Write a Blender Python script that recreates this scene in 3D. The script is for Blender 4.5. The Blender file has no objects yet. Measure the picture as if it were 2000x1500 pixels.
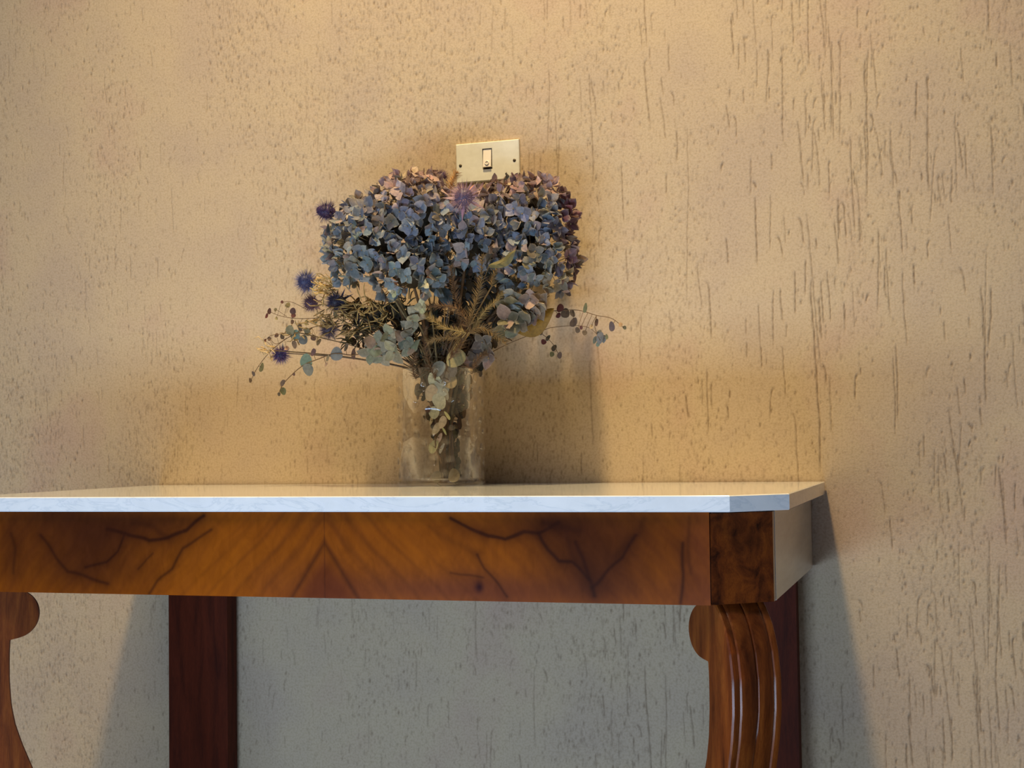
import bpy, math, random
import numpy as np
from mathutils import Vector, Matrix, Euler

# ------------------------------------------------------------------ camera, light, exposure
S = bpy.context.scene
COL = S.collection
H = 0.88                                     # height of the marble top above the floor
FOC = 2846.98                                # focal length in pixels of a 2000 px wide picture
CAM = Vector((0.5685, -2.5059, 0.0697 + H))
YAW, PITCH, ROLL = 0.2944, 0.0413, -0.0134
Fw = Vector((-math.sin(YAW) * math.cos(PITCH), math.cos(YAW) * math.cos(PITCH), math.sin(PITCH)))
Rt = Vector((math.cos(YAW), math.sin(YAW), 0)); Up = Rt.cross(Fw)
R2 = Rt * math.cos(ROLL) + Up * math.sin(ROLL)
U2 = -Rt * math.sin(ROLL) + Up * math.cos(ROLL)
cd = bpy.data.cameras.new('camera'); cam = bpy.data.objects.new('camera', cd); COL.objects.link(cam)
cd.sensor_width = 36; cd.lens = FOC / 2000 * 36; cd.clip_start = 0.05
cam.matrix_world = Matrix((( R2.x, U2.x, -Fw.x, CAM.x), (R2.y, U2.y, -Fw.y, CAM.y), (R2.z, U2.z, -Fw.z, CAM.z), (0, 0, 0, 1)))
S.camera = cam

w = bpy.data.worlds.new('world'); S.world = w; w.use_nodes = True
w.node_tree.nodes['Background'].inputs[0].default_value = (0.95, 0.95, 1.0, 1)
w.node_tree.nodes['Background'].inputs[1].default_value = 0.05

def area_light(name, loc, target, size, power, color, size_y=None):
    l = bpy.data.lights.new(name, 'AREA'); l.energy = power; l.color = color; l.size = size
    if size_y: l.shape = 'RECTANGLE'; l.size_y = size_y
    else: l.shape = 'DISK'
    o = bpy.data.objects.new(name, l); COL.objects.link(o); o.location = loc
    o.rotation_euler = (Vector(target) - Vector(loc)).to_track_quat('-Z', 'Y').to_euler()
    return o
def spot_light(name, loc, target, power, color, angle, blend, radius):
    l = bpy.data.lights.new(name, 'SPOT'); l.energy = power; l.color = color
    l.spot_size = math.radians(angle); l.spot_blend = blend; l.shadow_soft_size = radius
    o = bpy.data.objects.new(name, l); COL.objects.link(o); o.location = loc
    o.rotation_euler = (Vector(target) - Vector(loc)).to_track_quat('-Z', 'Y').to_euler()
    return o
# warm ceiling spot close to the wall; a low cool fill and a high warm fill are added, without real sources
spot_light('ceiling_spot', (-0.12, -0.88, H + 3.0), (-0.24, 0.0, H - 0.1), 480, (1.0, 0.735, 0.36), 68, 1.0, 0.11)
area_light('low_cool_fill', (-0.35, -2.4, H - 0.68), (-0.3, 0, H - 0.05), 1.8, 38, (0.50, 0.71, 1.0), 0.34)
area_light('high_warm_fill', (-0.5, -2.5, H + 3.1), (-0.15, 0, H + 0.3), 1.3, 40, (1.0, 0.88, 0.72), 1.2)

vs = S.view_settings
vs.view_transform = 'Standard'; vs.look = 'None'; vs.gamma = 1.0; vs.use_curve_mapping = False
vs.exposure = 0.0

rnd = random.Random(11)
rng = np.random.default_rng(5)

# ------------------------------------------------------------------ helpers
def at(px, py, Y):
    """point of the plane y = Y behind a pixel of the 2000 x 1500 photograph"""
    d = Fw + R2 * ((px - 1000) / FOC) - U2 * ((py - 750) / FOC)
    return CAM + d * ((Y - CAM.y) / d.y)

def srgb(r, g, b):
    return tuple(((c / 255) / 12.92 if c / 255 <= .04045 else ((c / 255 + .055) / 1.055) ** 2.4) for c in (r, g, b))

def mesh(name, verts, faces, mat=None, smooth=True):
    me = bpy.data.meshes.new(name)
    me.from_pydata([tuple(v) for v in verts], [], faces); me.update()
    if mat: me.materials.append(mat)
    if smooth: me.polygons.foreach_set('use_smooth', [True] * len(me.polygons))
    return me

def obj(name, me, parent=None, loc=(0, 0, 0), color=None):
    o = bpy.data.objects.new(name, me); COL.objects.link(o); o.location = loc
    if parent: o.parent = parent
    if color: o.color = (*color, 1)
    return o

def empty(name, loc):
    o = bpy.data.objects.new(name, None); COL.objects.link(o); o.location = loc
    o.empty_display_size = 0.02
    return o

def tag(o, label=None, cat=None, group=None, kind=None):
    if label: o['label'] = label
    if cat: o['category'] = cat
    if group: o['group'] = group
    if kind: o['kind'] = kind
    return o

class MB:
    """collects vertices and faces"""
    def __init__(self): self.v = []; self.f = []
    def add(self, vs, fs):
        n = len(self.v); self.v += [Vector(p) for p in vs]; self.f += [tuple(i + n for i in f) for f in fs]
    def box(self, lo, hi):
        x0, y0, z0 = lo; x1, y1, z1 = hi
        self.add([(x0,y0,z0),(x1,y0,z0),(x1,y1,z0),(x0,y1,z0),(x0,y0,z1),(x1,y0,z1),(x1,y1,z1),(x0,y1,z1)],
                 [(0,3,2,1),(4,5,6,7),(0,1,5,4),(1,2,6,5),(2,3,7,6),(3,0,4,7)])
    def tube(self, pts, rad, sides=6, cap=True):
        pts = [Vector(p) for p in pts]; n = len(pts)
        if not hasattr(rad, '__len__'): rad = [rad] * n
        ref = Vector((0.3, 0.9, 0.2)); rings = []
        for i, p in enumerate(pts):
            t = (pts[min(i + 1, n - 1)] - pts[max(i - 1, 0)])
            if t.length < 1e-9: t = Vector((0, 0, 1))
            t.normalize()
            a = t.cross(ref)
            if a.length < 1e-3: a = t.cross(Vector((1, 0, 0)))
            a.normalize(); b = t.cross(a)
            rings.append([p + (a * math.cos(k * math.tau / sides) + b * math.sin(k * math.tau / sides)) * rad[i] for k in range(sides)])
        fs = []
        for i in range(n - 1):
            for k in range(sides):
                k2 = (k + 1) % sides
                fs.append((i * sides + k, i * sides + k2, (i + 1) * sides + k2, (i + 1) * sides + k))
        if cap:
            fs.append(tuple(range(sides))[::-1]); fs.append(tuple((n - 1) * sides + k for k in range(sides)))
        self.add([q for r in rings for q in r], fs)
    def cone(self, p, q, r, sides=3):
        p, q = Vector(p), Vector(q); t = (q - p).normalized(); a = t.cross(Vector((.31, .5, .8)))
        a.normalize(); b = t.cross(a)
        self.add([p + (a * math.cos(k * math.tau / sides) + b * math.sin(k * math.tau / sides)) * r for k in range(sides)] + [q],
                 [(k, (k + 1) % sides, sides) for k in range(sides)])
    def ellipsoid(self, c, r, ax=None, nu=10, nv=7, jit=0):
        c = Vector(c); M = ax if ax else Matrix.Identity(3); vs = [c + M @ Vector((0, 0, -r[2]))]
        for j in range(1, nv):
            th = math.pi * j / nv
            for i in range(nu):
                ph = math.tau * i / nu; k = 1 + jit * (rnd.random() - .5)
                vs.append(c + M @ Vector((r[0] * math.sin(th) * math.cos(ph) * k, r[1] * math.sin(th) * math.sin(ph) * k, -r[2] * math.cos(th) * k)))
        vs.append(c + M @ Vector((0, 0, r[2]))); fs = []
        for i in range(nu): fs.append((0, 1 + (i + 1) % nu, 1 + i))
        for j in range(nv - 2):
            for i in range(nu):
                a = 1 + j * nu + i; b = 1 + j * nu + (i + 1) % nu
                fs.append((a, b, b + nu, a + nu))
        L = len(vs) - 1; s = 1 + (nv - 2) * nu
        for i in range(nu): fs.append((s + i, s + (i + 1) % nu, L))
        self.add(vs, fs)
    def prism(self, poly, z0, z1, bevel=0.0):
        """extrude a plan outline (counter-clockwise) with a small chamfer along both rims"""
        n = len(poly); cx = sum(p[0] for p in poly) / n; cy = sum(p[1] for p in poly) / n
        def inset(b): return [(p[0] + (b if p[0] < cx else -b), p[1] + (b if p[1] < cy else -b)) for p in poly]
        rows = [(inset(bevel), z0), (poly, z0 + bevel), (poly, z1 - bevel), (inset(bevel), z1)] if bevel else [(poly, z0), (poly, z1)]
        vs = [(x, y, z) for pl, z in rows for x, y in pl]; fs = [tuple(range(n))[::-1], tuple((len(rows) - 1) * n + k for k in range(n))]
        for r in range(len(rows) - 1):
            for k in range(n):
                k2 = (k + 1) % n; fs.append((r * n + k, r * n + k2, (r + 1) * n + k2, (r + 1) * n + k))
        self.add(vs, fs)
    def build(self, name, mat, parent=None, smooth=True, origin=None, color=None):
        """vertices are world points; the object sits under its parent without rotation"""
        o0 = Vector(origin) if origin is not None else (parent.location.copy() if parent else Vector((0, 0, 0)))
        me = mesh(name, [v - o0 for v in self.v], self.f, mat, smooth)
        base = Vector((0, 0, 0)) if parent else o0
        if parent and origin is not None: base = o0 - parent.location
        return obj(name, me, parent, base, color)

# ------------------------------------------------------------------ node helpers
def new_mat(name, base=(0.5, 0.5, 0.5), rough=0.5, metal=0.0, spec=0.5):
    m = bpy.data.materials.new(name); m.use_nodes = True; nt = m.node_tree
    b = nt.nodes['Principled BSDF']; b.inputs['Base Color'].default_value = (*base, 1)
    b.inputs['Roughness'].default_value = rough; b.inputs['Metallic'].default_value = metal
    b.inputs['Specular IOR Level'].default_value = spec
    return m, nt, b
def N(nt, t, **kw):
    n = nt.nodes.new(t)
    for k, v in kw.items():
        if k in n.inputs: n.inputs[k].default_value = v
        else: setattr(n, k, v)
    return n
def ramp(nt, fac, stops):
    r = nt.nodes.new('ShaderNodeValToRGB'); e = r.color_ramp.elements
    while len(e) < len(stops): e.new(0.5)
    for el, (p, c) in zip(e, stops): el.position = p; el.color = (*c, 1)
    nt.links.new(fac, r.inputs[0]); return r.outputs[0]
def noise(nt, scale, detail=4, rough=.55, vec=None, stretch=None, coord='Object', dist=0.0):
    n = N(nt, 'ShaderNodeTexNoise'); n.inputs['Scale'].default_value = scale; n.inputs['Detail'].default_value = detail
    n.inputs['Roughness'].default_value = rough; n.inputs['Distortion'].default_value = dist
    tc = N(nt, 'ShaderNodeTexCoord'); src = tc.outputs[coord]
    if stretch:
        mp = N(nt, 'ShaderNodeMapping'); mp.inputs['Scale'].default_value = stretch
        nt.links.new(src, mp.inputs[0]); src = mp.outputs[0]
    nt.links.new(vec or src, n.inputs['Vector']); return n.outputs['Fac']
def mixc(nt, fac, a, b, mode='MIX'):
    m = N(nt, 'ShaderNodeMix', data_type='RGBA', blend_type=mode)
    for s, v in ((0, fac), (6, a), (7, b)):
        if isinstance(v, (int, float)): m.inputs[s].default_value = v
        elif isinstance(v, tuple): m.inputs[s].default_value = (*v, 1)
        else: nt.links.new(v, m.inputs[s])
    return m.outputs[2]
def mathn(nt, op, a, b=None):
    m = N(nt, 'ShaderNodeMath', operation=op)
    for i, v in enumerate((a, b)):
        if v is None: continue
        if isinstance(v, (int, float)): m.inputs[i].default_value = v
        else: nt.links.new(v, m.inputs[i])
    return m.outputs[0]
def bump(nt, b, height, strength=.3, dist=.001):
    n = N(nt, 'ShaderNodeBump'); n.inputs['Strength'].default_value = strength; n.inputs['Distance'].default_value = dist
    nt.links.new(height, n.inputs['Height']); nt.links.new(n.outputs[0], b.inputs['Normal'])

# ------------------------------------------------------------------ materials
M = {}
# trowelled plaster: ochre beige, shade in the scored grooves is painted dark along the modelled relief
m, nt, b = new_mat('scored_plaster', rough=.82, spec=.25)
big = ramp(nt, noise(nt, 3.2, 3, .6), [(.36, (.50, .385, .275)), (.52, (.55, .425, .28)), (.66, (.52, .375, .268))])
fine = noise(nt, 260, 3, .6)
c = mixc(nt, .5, big, ramp(nt, fine, [(.34, (.70, .66, .58)), (.56, (1, 1, 1))]), 'MULTIPLY')
c = mixc(nt, .4, c, ramp(nt, noise(nt, 120, 4, .65, stretch=(1, 1, .5)), [(.28, (.55, .50, .42)), (.44, (1, 1, 1))]), 'MULTIPLY')
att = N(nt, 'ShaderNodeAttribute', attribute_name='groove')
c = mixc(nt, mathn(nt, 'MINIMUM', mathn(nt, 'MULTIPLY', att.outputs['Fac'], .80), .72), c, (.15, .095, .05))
nt.links.new(c, b.inputs['Base Color'])
bump(nt, b, mathn(nt, 'ADD', noise(nt, 320, 4, .7), mathn(nt, 'MULTIPLY', noise(nt, 90, 3, .6, stretch=(1, 1, .35)), .7)), .5, .0009)
M['plaster'] = m

m, nt, b = new_mat('floor_tile', (.32, .20, .13), .4)
br = N(nt, 'ShaderNodeTexBrick', offset=0.0); br.inputs['Scale'].default_value = 1; br.inputs['Brick Width'].default_value = .3
br.inputs['Row Height'].default_value = .3; br.inputs['Mortar Size'].default_value = .004
br.inputs['Color1'].default_value = (.13, .08, .055, 1); br.inputs['Color2'].default_value = (.11, .07, .045, 1); br.inputs['Mortar'].default_value = (.07, .06, .05, 1)
tc = N(nt, 'ShaderNodeTexCoord'); nt.links.new(tc.outputs['Object'], br.inputs[0]); nt.links.new(br.outputs[0], b.inputs['Base Color'])
M['floor'] = m

m, nt, b = new_mat('white_marble', rough=.07, spec=.5)
v1 = noise(nt, 7, 8, .62, stretch=(1, 1, 3.0), dist=1.6)
v2 = noise(nt, 26, 5, .6, stretch=(1, 1, 1))
c = ramp(nt, v1, [(.38, (.83, .84, .84)), (.475, (.84, .85, .86)), (.50, (.72, .75, .77)), (.525, (.84, .85, .85)), (.7, (.88, .88, .87))])
c = mixc(nt, .22, c, ramp(nt, v2, [(.35, (.72, .75, .77)), (.6, (1, 1, 1))]), 'MULTIPLY')
nt.links.new(c, b.inputs['Base Color']); M['marble'] = m

def wood(name, dark, mid, light, rough=.28, stretch=(6, 6, .7), scale=9, coat=.3, spec=.35):
    m, nt, b = new_mat(name, rough=rough, spec=spec)
    g = noise(nt, scale, 6, .62, stretch=stretch, dist=.6)
    f = noise(nt, scale * 14, 3, .6, stretch=stretch)
    c = ramp(nt, g, [(.32, dark), (.5, mid), (.68, light)])
    c = mixc(nt, .45, c, ramp(nt, f, [(.35, (.6, .55, .5)), (.6, (1, 1, 1))]), 'MULTIPLY')
    nt.links.new(c, b.inputs['Base Color']); b.inputs['Coat Weight'].default_value = coat; b.inputs['Coat Roughness'].default_value = .18
    bump(nt, b, f, .12, .0006)
    return m
M['leg_wood'] = wood('polished_walnut_leg', srgb(78, 34, 12), srgb(116, 56, 20), srgb(142, 76, 28), .3, coat=.06, spec=.3)
M['dark_wood'] = wood('dark_red_wood', srgb(60, 22, 10), srgb(84, 32, 14), srgb(96, 38, 18), .6, coat=0.0, spec=.12)
M['corner_wood'] = wood('dark_corner_veneer', srgb(48, 20, 8), srgb(100, 46, 16), srgb(130, 64, 20), .26, (3, 3, 2.2), 14, coat=.05)
# bookmatched veneer: figure drawn into a colour attribute, grain from nodes
m, nt, b = new_mat('bookmatched_walnut_veneer', rough=.15)
att = N(nt, 'ShaderNodeAttribute', attribute_name='veneer')
g = noise(nt, 60, 4, .6, stretch=(1, 1, .55), dist=.8)
c = mixc(nt, .5, att.outputs['Color'], ramp(nt, g, [(.3, (.62, .58, .52)), (.62, (1.0, 1.0, 1.0))]), 'MULTIPLY')
nt.links.new(c, b.inputs['Base Color']); b.inputs['Coat Weight'].default_value = .03; b.inputs['Specular IOR Level'].default_value = .14; b.inputs['Coat Roughness'].default_value = .15
M['veneer'] = m
m, nt, b = new_mat('wall_reflection_side', rough=.22)  # pale colour paints the wall's reflection on the varnished side
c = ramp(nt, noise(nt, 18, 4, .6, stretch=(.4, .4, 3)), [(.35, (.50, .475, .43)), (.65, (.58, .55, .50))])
nt.links.new(c, b.inputs['Base Color']); M['side_reflection'] = m

m, nt, b = new_mat('cream_switch_plastic', srgb(228, 226, 208), .42)
c = ramp(nt, noise(nt, 60, 3, .6), [(.3, srgb(220, 217, 202)), (.7, srgb(232, 230, 216))]); nt.links.new(c, b.inputs['Base Color'])
M['cream'] = m
M['rocker'] = new_mat('warm_switch_plastic', srgb(232, 222, 208), .35)[0]
M['slot'] = new_mat('dark_switch_slot', srgb(30, 24, 18), .8)[0]
M['screw'] = new_mat('aged_screw_metal', srgb(92, 82, 66), .45, .8)[0]

# glass: clear wall that lets light straight through, Fresnel gloss, a little bending in the hammered dimples
m = bpy.data.materials.new('hammered_clear_glass'); m.use_nodes = True; nt = m.node_tree
nt.nodes.clear(); out = N(nt, 'ShaderNodeOutputMaterial')
tr = N(nt, 'ShaderNodeBsdfTransparent'); tr.inputs[0].default_value = (.992, .99, .985, 1)
gl = N(nt, 'ShaderNodeBsdfGlossy'); gl.inputs['Roughness'].default_value = .03; gl.inputs[0].default_value = (1, 1, 1, 1)
rf = N(nt, 'ShaderNodeBsdfGlass'); rf.inputs['Roughness'].default_value = .0; rf.inputs['IOR'].default_value = 1.45; rf.inputs[0].default_value = (.97, .97, .96, 1)
att = N(nt, 'ShaderNodeAttribute', attribute_name='dimple')
mx = N(nt, 'ShaderNodeMixShader'); lw = N(nt, 'ShaderNodeLayerWeight'); lw.inputs[0].default_value = .5; nt.links.new(mathn(nt, 'MULTIPLY', mathn(nt, 'MULTIPLY', att.outputs['Fac'], 1.0), mathn(nt, 'SUBTRACT', 1.0, mathn(nt, 'MINIMUM', mathn(nt, 'MULTIPLY', lw.outputs['Facing'], 1.3), 1.0))), mx.inputs[0]); nt.links.new(tr.outputs[0], mx.inputs[1]); nt.links.new(rf.outputs[0], mx.inputs[2])
fr = N(nt, 'ShaderNodeFresnel'); fr.inputs[0].default_value = 1.4
m2 = N(nt, 'ShaderNodeMixShader'); nt.links.new(mathn(nt, 'MINIMUM', fr.outputs[0], .20), m2.inputs[0]); nt.links.new(mx.outputs[0], m2.inputs[1]); nt.links.new(gl.outputs[0], m2.inputs[2])
nt.links.new(m2.outputs[0], out.inputs[0]); M['glass'] = m

def plant(name, vein=.35, rough=.62, trans=.25, base=None, nscale=260, rim=None):
    """dry plant surface; its colour is the object's own colour unless base is given"""
    m, nt, b = new_mat(name, base or (.5, .5, .5), rough, 0, .35)
    if base is None:
        oi = N(nt, 'ShaderNodeObjectInfo'); c = oi.outputs['Color']
    else:
        r = N(nt, 'ShaderNodeRGB'); r.outputs[0].default_value = (*base, 1); c = r.outputs[0]
    c = mixc(nt, vein, c, ramp(nt, noise(nt, nscale, 3, .6), [(.35, (.45, .42, .40)), (.62, (1.25, 1.22, 1.15))]), 'MULTIPLY')
    if rim:
        a = N(nt, 'ShaderNodeAttribute', attribute_name='rim')
        c = mixc(nt, mathn(nt, 'MULTIPLY', a.outputs['Fac'], rim[0]), c, rim[1])
    nt.links.new(c, b.inputs['Base Color'])
    t = N(nt, 'ShaderNodeBsdfTranslucent'); nt.links.new(c, t.inputs[0])
    mx = N(nt, 'ShaderNodeMixShader'); mx.inputs[0].default_value = trans
    nt.links.new(b.outputs[0], mx.inputs[1]); nt.links.new(t.outputs[0], mx.inputs[2])
    nt.links.new(mx.outputs[0], nt.nodes['Material Output'].inputs[0])
    return m
M['petal'] = plant('dried_petal', .4, .6, .22, rim=(.42, (.50, .42, .34)))
M['leaf'] = plant('dried_leaf', .35, .6, .2, nscale=180)
M['twig'] = plant('dried_twig', .5, .75, .0, nscale=300)
M['spine'] = plant('thistle_spine', .2, .5, .1, nscale=200)

# ------------------------------------------------------------------ wall with its scored plaster
def dense(a, b, step, lo, hi):
    n = int(round((b - a) / step)); mid = np.linspace(a, b, n + 1)
    return np.concatenate([np.linspace(lo, a, 12)[:-1], mid, np.linspace(b, hi, 12)[1:]]), 11, n + 1

XA, XB, ZA, ZB = -1.50, 1.05, H - 0.64, H + 1.08
DX, DZ = 0.00135, 0.0030
xs, ix0, nx = dense(XA, XB, DX, -3.4, 2.6)
zs, iz0, nz = dense(ZA, ZB, DZ, 0.0, 3.5)
gx, gz = xs[ix0:ix0 + nx], zs[iz0:iz0 + nz]
field = np.zeros((nz, nx))

def lowfreq(x, z, seed, fx, fz):
    r = np.random.default_rng(seed); s = 0
    for k in range(7):
        a, p, q, ph = r.uniform(.5, 1), r.uniform(-fx, fx), r.uniform(-fz, fz), r.uniform(0, 6.3)
        s = s + a * np.sin(p * x + q * z + ph)
    return s / 2.2
def stamp(px, pz, amp, sx, sz):
    ci = (px - gx[0]) / (gx[1] - gx[0]); cj = (pz - gz[0]) / (gz[1] - gz[0])
    i0 = np.round(ci).astype(int); j0 = np.round(cj).astype(int)
    for dj in (-2, -1, 0, 1, 2):
        for di in (-2, -1, 0, 1, 2):
            i, j = i0 + di, j0 + dj
            ok = (i >= 0) & (i < nx) & (j >= 0) & (j < nz)
            v = amp * np.exp(-.5 * (((i - ci) * DX / sx) ** 2 + ((j - cj) * DZ / sz) ** 2))
            np.maximum.at(field, (j[ok], i[ok]), v[ok])
def right_of(x): return 1 / (1 + np.exp(-(x + 0.12) / 0.12))
# long scratches dragged down by the float
P, Q, A, SX = [], [], [], []
for k in range(6400):
    x, z = rng.uniform(XA, XB), rng.uniform(ZA - .05, ZB + .05); r = right_of(x)
    if lowfreq(x, z, 3, 16, 9) < rng.normal(.15, .75): continue
    if rng.random() > .34 + .66 * r: continue
    L = min(rng.exponential(.010 + .030 * r) + .007, .26)
    if rng.random() < .05 + .10 * r: L *= 2.3
    n = max(3, int(L / .0013)); t = np.linspace(0, 1, n)
    sl = rng.normal(.02, .045); wob = rng.normal(0, .0007, n).cumsum() * .22
    px = x + sl * t * L + wob; pz = z - t * L
    if rng.random() < .25: px = px + rng.choice([-1, 1]) * .006 * np.exp(-t * L / .004)
    am = (.45 + .45 * r) * rng.uniform(.6, 1.0) * np.clip(np.minimum(t * 8, (1 - t) * 8) + .35, 0, 1) * (1 + .25 * np.sin(np.arange(n) * rng.uniform(.2, .7)))
    P.append(px); Q.append(pz); A.append(am); SX.append(np.full(n, rng.uniform(.0006, .00105)))
stamp(np.concatenate(P), np.concatenate(Q), np.concatenate(A), np.concatenate(SX), .0017)
# small pits and short nicks
n = 98000
px, pz = rng.uniform(XA, XB, n), rng.uniform(ZA, ZB, n)
keep = lowfreq(px, pz, 8, 26, 16) > rng.normal(.55, .8, n)
px, pz = px[keep], pz[keep]; n = len(px)
am = rng.uniform(.12, .55, n) * np.where(rng.random(n) < .22, 1.75, 1)
stamp(px, pz, am, rng.uniform(.0007, .0014, n), rng.uniform(.0013, .0032, n))

fx_ = np.clip(np.minimum(gx - XA, XB - gx) / .04, 0, 1); fz_ = np.clip(np.minimum(gz - ZA, ZB - gz) / .02, 0, 1)
field *= fz_[:, None] * fx_[None, :]
full = np.zeros((len(zs), len(xs))); full[iz0:iz0 + nz, ix0:ix0 + nx] = field
X, Z = np.meshgrid(xs, zs)
Y = full * 0.0013 + lowfreq(X, Z, 21, 30, 12) * 0.00015
co = np.stack([X, Y, Z], -1).reshape(-1, 3).astype(np.float32)
nr, nc = full.shape
idx = np.arange(nr * nc).reshape(nr, nc)
quads = np.stack([idx[:-1, :-1], idx[:-1, 1:], idx[1:, 1:], idx[1:, :-1]], -1).reshape(-1)
me = bpy.data.meshes.new('wall_back'); nq = len(quads) // 4
me.vertices.add(nr * nc); me.vertices.foreach_set('co', co.reshape(-1))
me.loops.add(nq * 4); me.loops.foreach_set('vertex_index', quads.astype(np.int32))
me.polygons.add(nq); me.polygons.foreach_set('loop_start', np.arange(0, nq * 4, 4, dtype=np.int32))
me.polygons.foreach_set('use_smooth', np.ones(nq, bool)); me.update(calc_edges=True)
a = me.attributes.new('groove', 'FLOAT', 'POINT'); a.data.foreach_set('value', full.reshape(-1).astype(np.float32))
me.materials.append(M['plaster'])
tag(obj('wall_back', me), kind='structure')

fl = MB(); fl.box((-3.4, -4.2, -0.06), (2.6, 0.0, 0.0))
tag(fl.build('floor', M['floor'], smooth=False), kind='structure')

# ------------------------------------------------------------------ console table
XL, XR, D = -0.9078, 0.357, 0.6195
console = tag(empty('console_table', (-0.275, -0.31, 0)),
              'antique walnut console table with white marble top against the scored plaster wall', 'table')
mb = MB()
mb.prism([(XL, -0.004), (XL, -D + .067), (XL + .069, -D), (XR - .069, -D), (XR, -D + .067), (XR, -0.004)], H - .0218, H, .0012)
o = mb.build('marble_top', M['marble'], console, smooth=False); o['label'] = 'white marble slab with soft grey veins and canted corners'

AZ0, AZ1 = H - .1434, H - .0222           # apron bottom and top
AY = -D + .0117; AXc, AX = 0.259, 0.334; ALc, AL = -0.835, -0.905; CB = .058
# front apron: dense face carries the drawn veneer figure
ax = np.arange(ALc, AXc + 1e-6, (AXc - ALc) / 820); az = np.linspace(AZ0, AZ1, 92)
def to_uz(pts): return np.array([(at(x, y, AY).x, at(x, y, AY).z) for x, y in pts])
GX, GZ = np.meshgrid(ax, az)
xm = at(634, 1100, AY).x
u = np.abs(GX - xm); zz = (GZ - AZ0) / (AZ1 - AZ0)
def nzf(x, z, seed, fx, fz): return lowfreq(x, z, seed, fx, fz)
side = np.where(GX < xm, 1.0, 1.0)
wv = np.sin((zz * .121 * .9 + u * 1.25) * 150 + 1.7 * nzf(u, GZ, 31, 26, 40)) * .5 + .5
wv2 = np.sin((zz * .121 * .9 + u * 1.1) * 420 + 3 * nzf(u, GZ, 32, 40, 60)) * .5 + .5
cl = nzf(u, GZ, 33, 17, 30) * .5 + .5; cl2 = nzf(GX, GZ, 35, 60, 110) * .5 + .5
amber = np.array(srgb(164, 84, 14)); brown = np.array(srgb(112, 52, 18)); dark = np.array(srgb(62, 28, 16)); plum = np.array(srgb(104, 50, 34))
k = np.clip(.30 + .30 * wv * .6 + .22 * cl + .1 * wv2 - .10 * cl2, 0, 1)[..., None]
colr = brown * (1 - k) + amber * k
# ripples of lighter figure near the middle of each leaf
mid = np.exp(-((u - .20) / .17) ** 2)[..., None] * .35; colr = colr * (1 - mid) + amber * 1.05 * mid
def blob(px, py, rx, ry, c, s, seed):
    global colr
    q = at(px, py, AY); dd = ((GX - q.x) / (rx * .00078)) ** 2 + ((GZ - q.z) / (ry * .00078)) ** 2
    dd = dd * np.clip(1 + .3 * nzf(GX, GZ, seed, 60, 60), .45, 2); f = (np.exp(-np.clip(dd, 0, 30)) * s)[..., None]
    colr = colr * (1 - f) + np.array(c) * f
blob(185, 1050, 125, 80, dark, .85, 41); blob(110, 1005, 90, 40, dark, .6, 42); blob(90, 1090, 110, 80, dark, .45, 56); blob(330, 1040, 80, 50, dark, .35, 57); blob(1110, 1050, 90, 50, dark, .4, 58); blob(250, 1020, 130, 26, dark, .5, 43)
blob(330, 1015, 90, 18, dark, .45, 48); blob(20, 1060, 40, 110, srgb(70, 32, 16), .6, 44); blob(240, 1120, 90, 50, dark, .35, 49)
blob(1165, 1095, 100, 70, dark, .75, 45); blob(1080, 1022, 110, 24, dark, .62, 46); blob(1260, 1030, 80, 40, dark, .45, 50)
blob(900, 1152, 260, 30, plum, .70, 47); blob(1370, 1080, 36, 120, plum, .45, 51); blob(940, 1036, 70, 20, dark, .4, 52)
blob(635, 1150, 62, 52, srgb(96, 40, 20), .75, 53); blob(936, 1147, 9, 11, srgb(50, 18, 22), .95, 54); blob(1150, 1150, 90, 26, dark, .4, 55)
tri = np.clip(1 - np.abs((zz * .94 + u / .085) - .60) / .085, 0, 1)[..., None] * .62; colr = colr * (1 - tri) + dark * tri
inner = np.clip((.55 - (zz * .94 + u / .085)) * 6, 0, 1)[..., None] * .45; colr = colr * (1 - inner) + np.array(srgb(104, 46, 22)) * inner
for off, st in ((.85, .22), (1.22, .25), (1.75, .18), (2.3, .14)):
    tri = np.clip(1 - np.abs((zz * (.94 + off * .25) + u / .085) - off - .35 + .08 * nzf(u, GZ, 60, 50, 50)) / .09, 0, 1)[..., None] * st; colr = colr * (1 - tri) + dark * tri
veins = [([(210,1035),(245,1039),(290,1055),(329,1051),(364,1037),(399,1007)],2.6,.75),([(245,1039),(231,1074),(210,1095),(168,1109)],2.4,.6),
 ([(80,1042),(112,1088),(133,1116),(168,1126),(210,1140)],3,.55),([(413,1035),(357,1070),(336,1109),(308,1137),(290,1160)],2.4,.5),
 ([(270,1110),(288,1090),(300,1080)],2,.4),([(20,1040),(30,1075),(28,1120)],3,.4),([(330,1051),(300,1030),(260,1020)],5,.35),
 ([(880,1012),(915,1030),(952,1048),(988,1056),(1020,1040),(1052,1040),(1090,1022)],2.6,.75),([(1052,1040),(1072,1076),(1092,1096),(1120,1100),(1152,1132)],2.6,.7),
 ([(1124,1060),(1140,1092),(1156,1136),(1160,1165)],3,.6),([(1240,1044),(1216,1088),(1180,1124),(1156,1148)],2.6,.6),
 ([(932,1084),(948,1112),(972,1140),(992,1166)],2,.5),([(1332,1060),(1334,1120),(1328,1176)],2.6,.55),([(840,1030),(890,1062),(932,1084)],5,.22),
 ([(880,1118),(915,1122),(945,1130)],1.8,.4),([(1060,1018),(1085,1030),(1130,1035)],6,.5),([(1255,1010),(1245,1040),(1205,1085)],5,.3),
 ([(1100,1040),(1122,1090),(1150,1125)],4,.3),([(1346,1010),(1342,1060),(1350,1120)],3,.3)]
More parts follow.
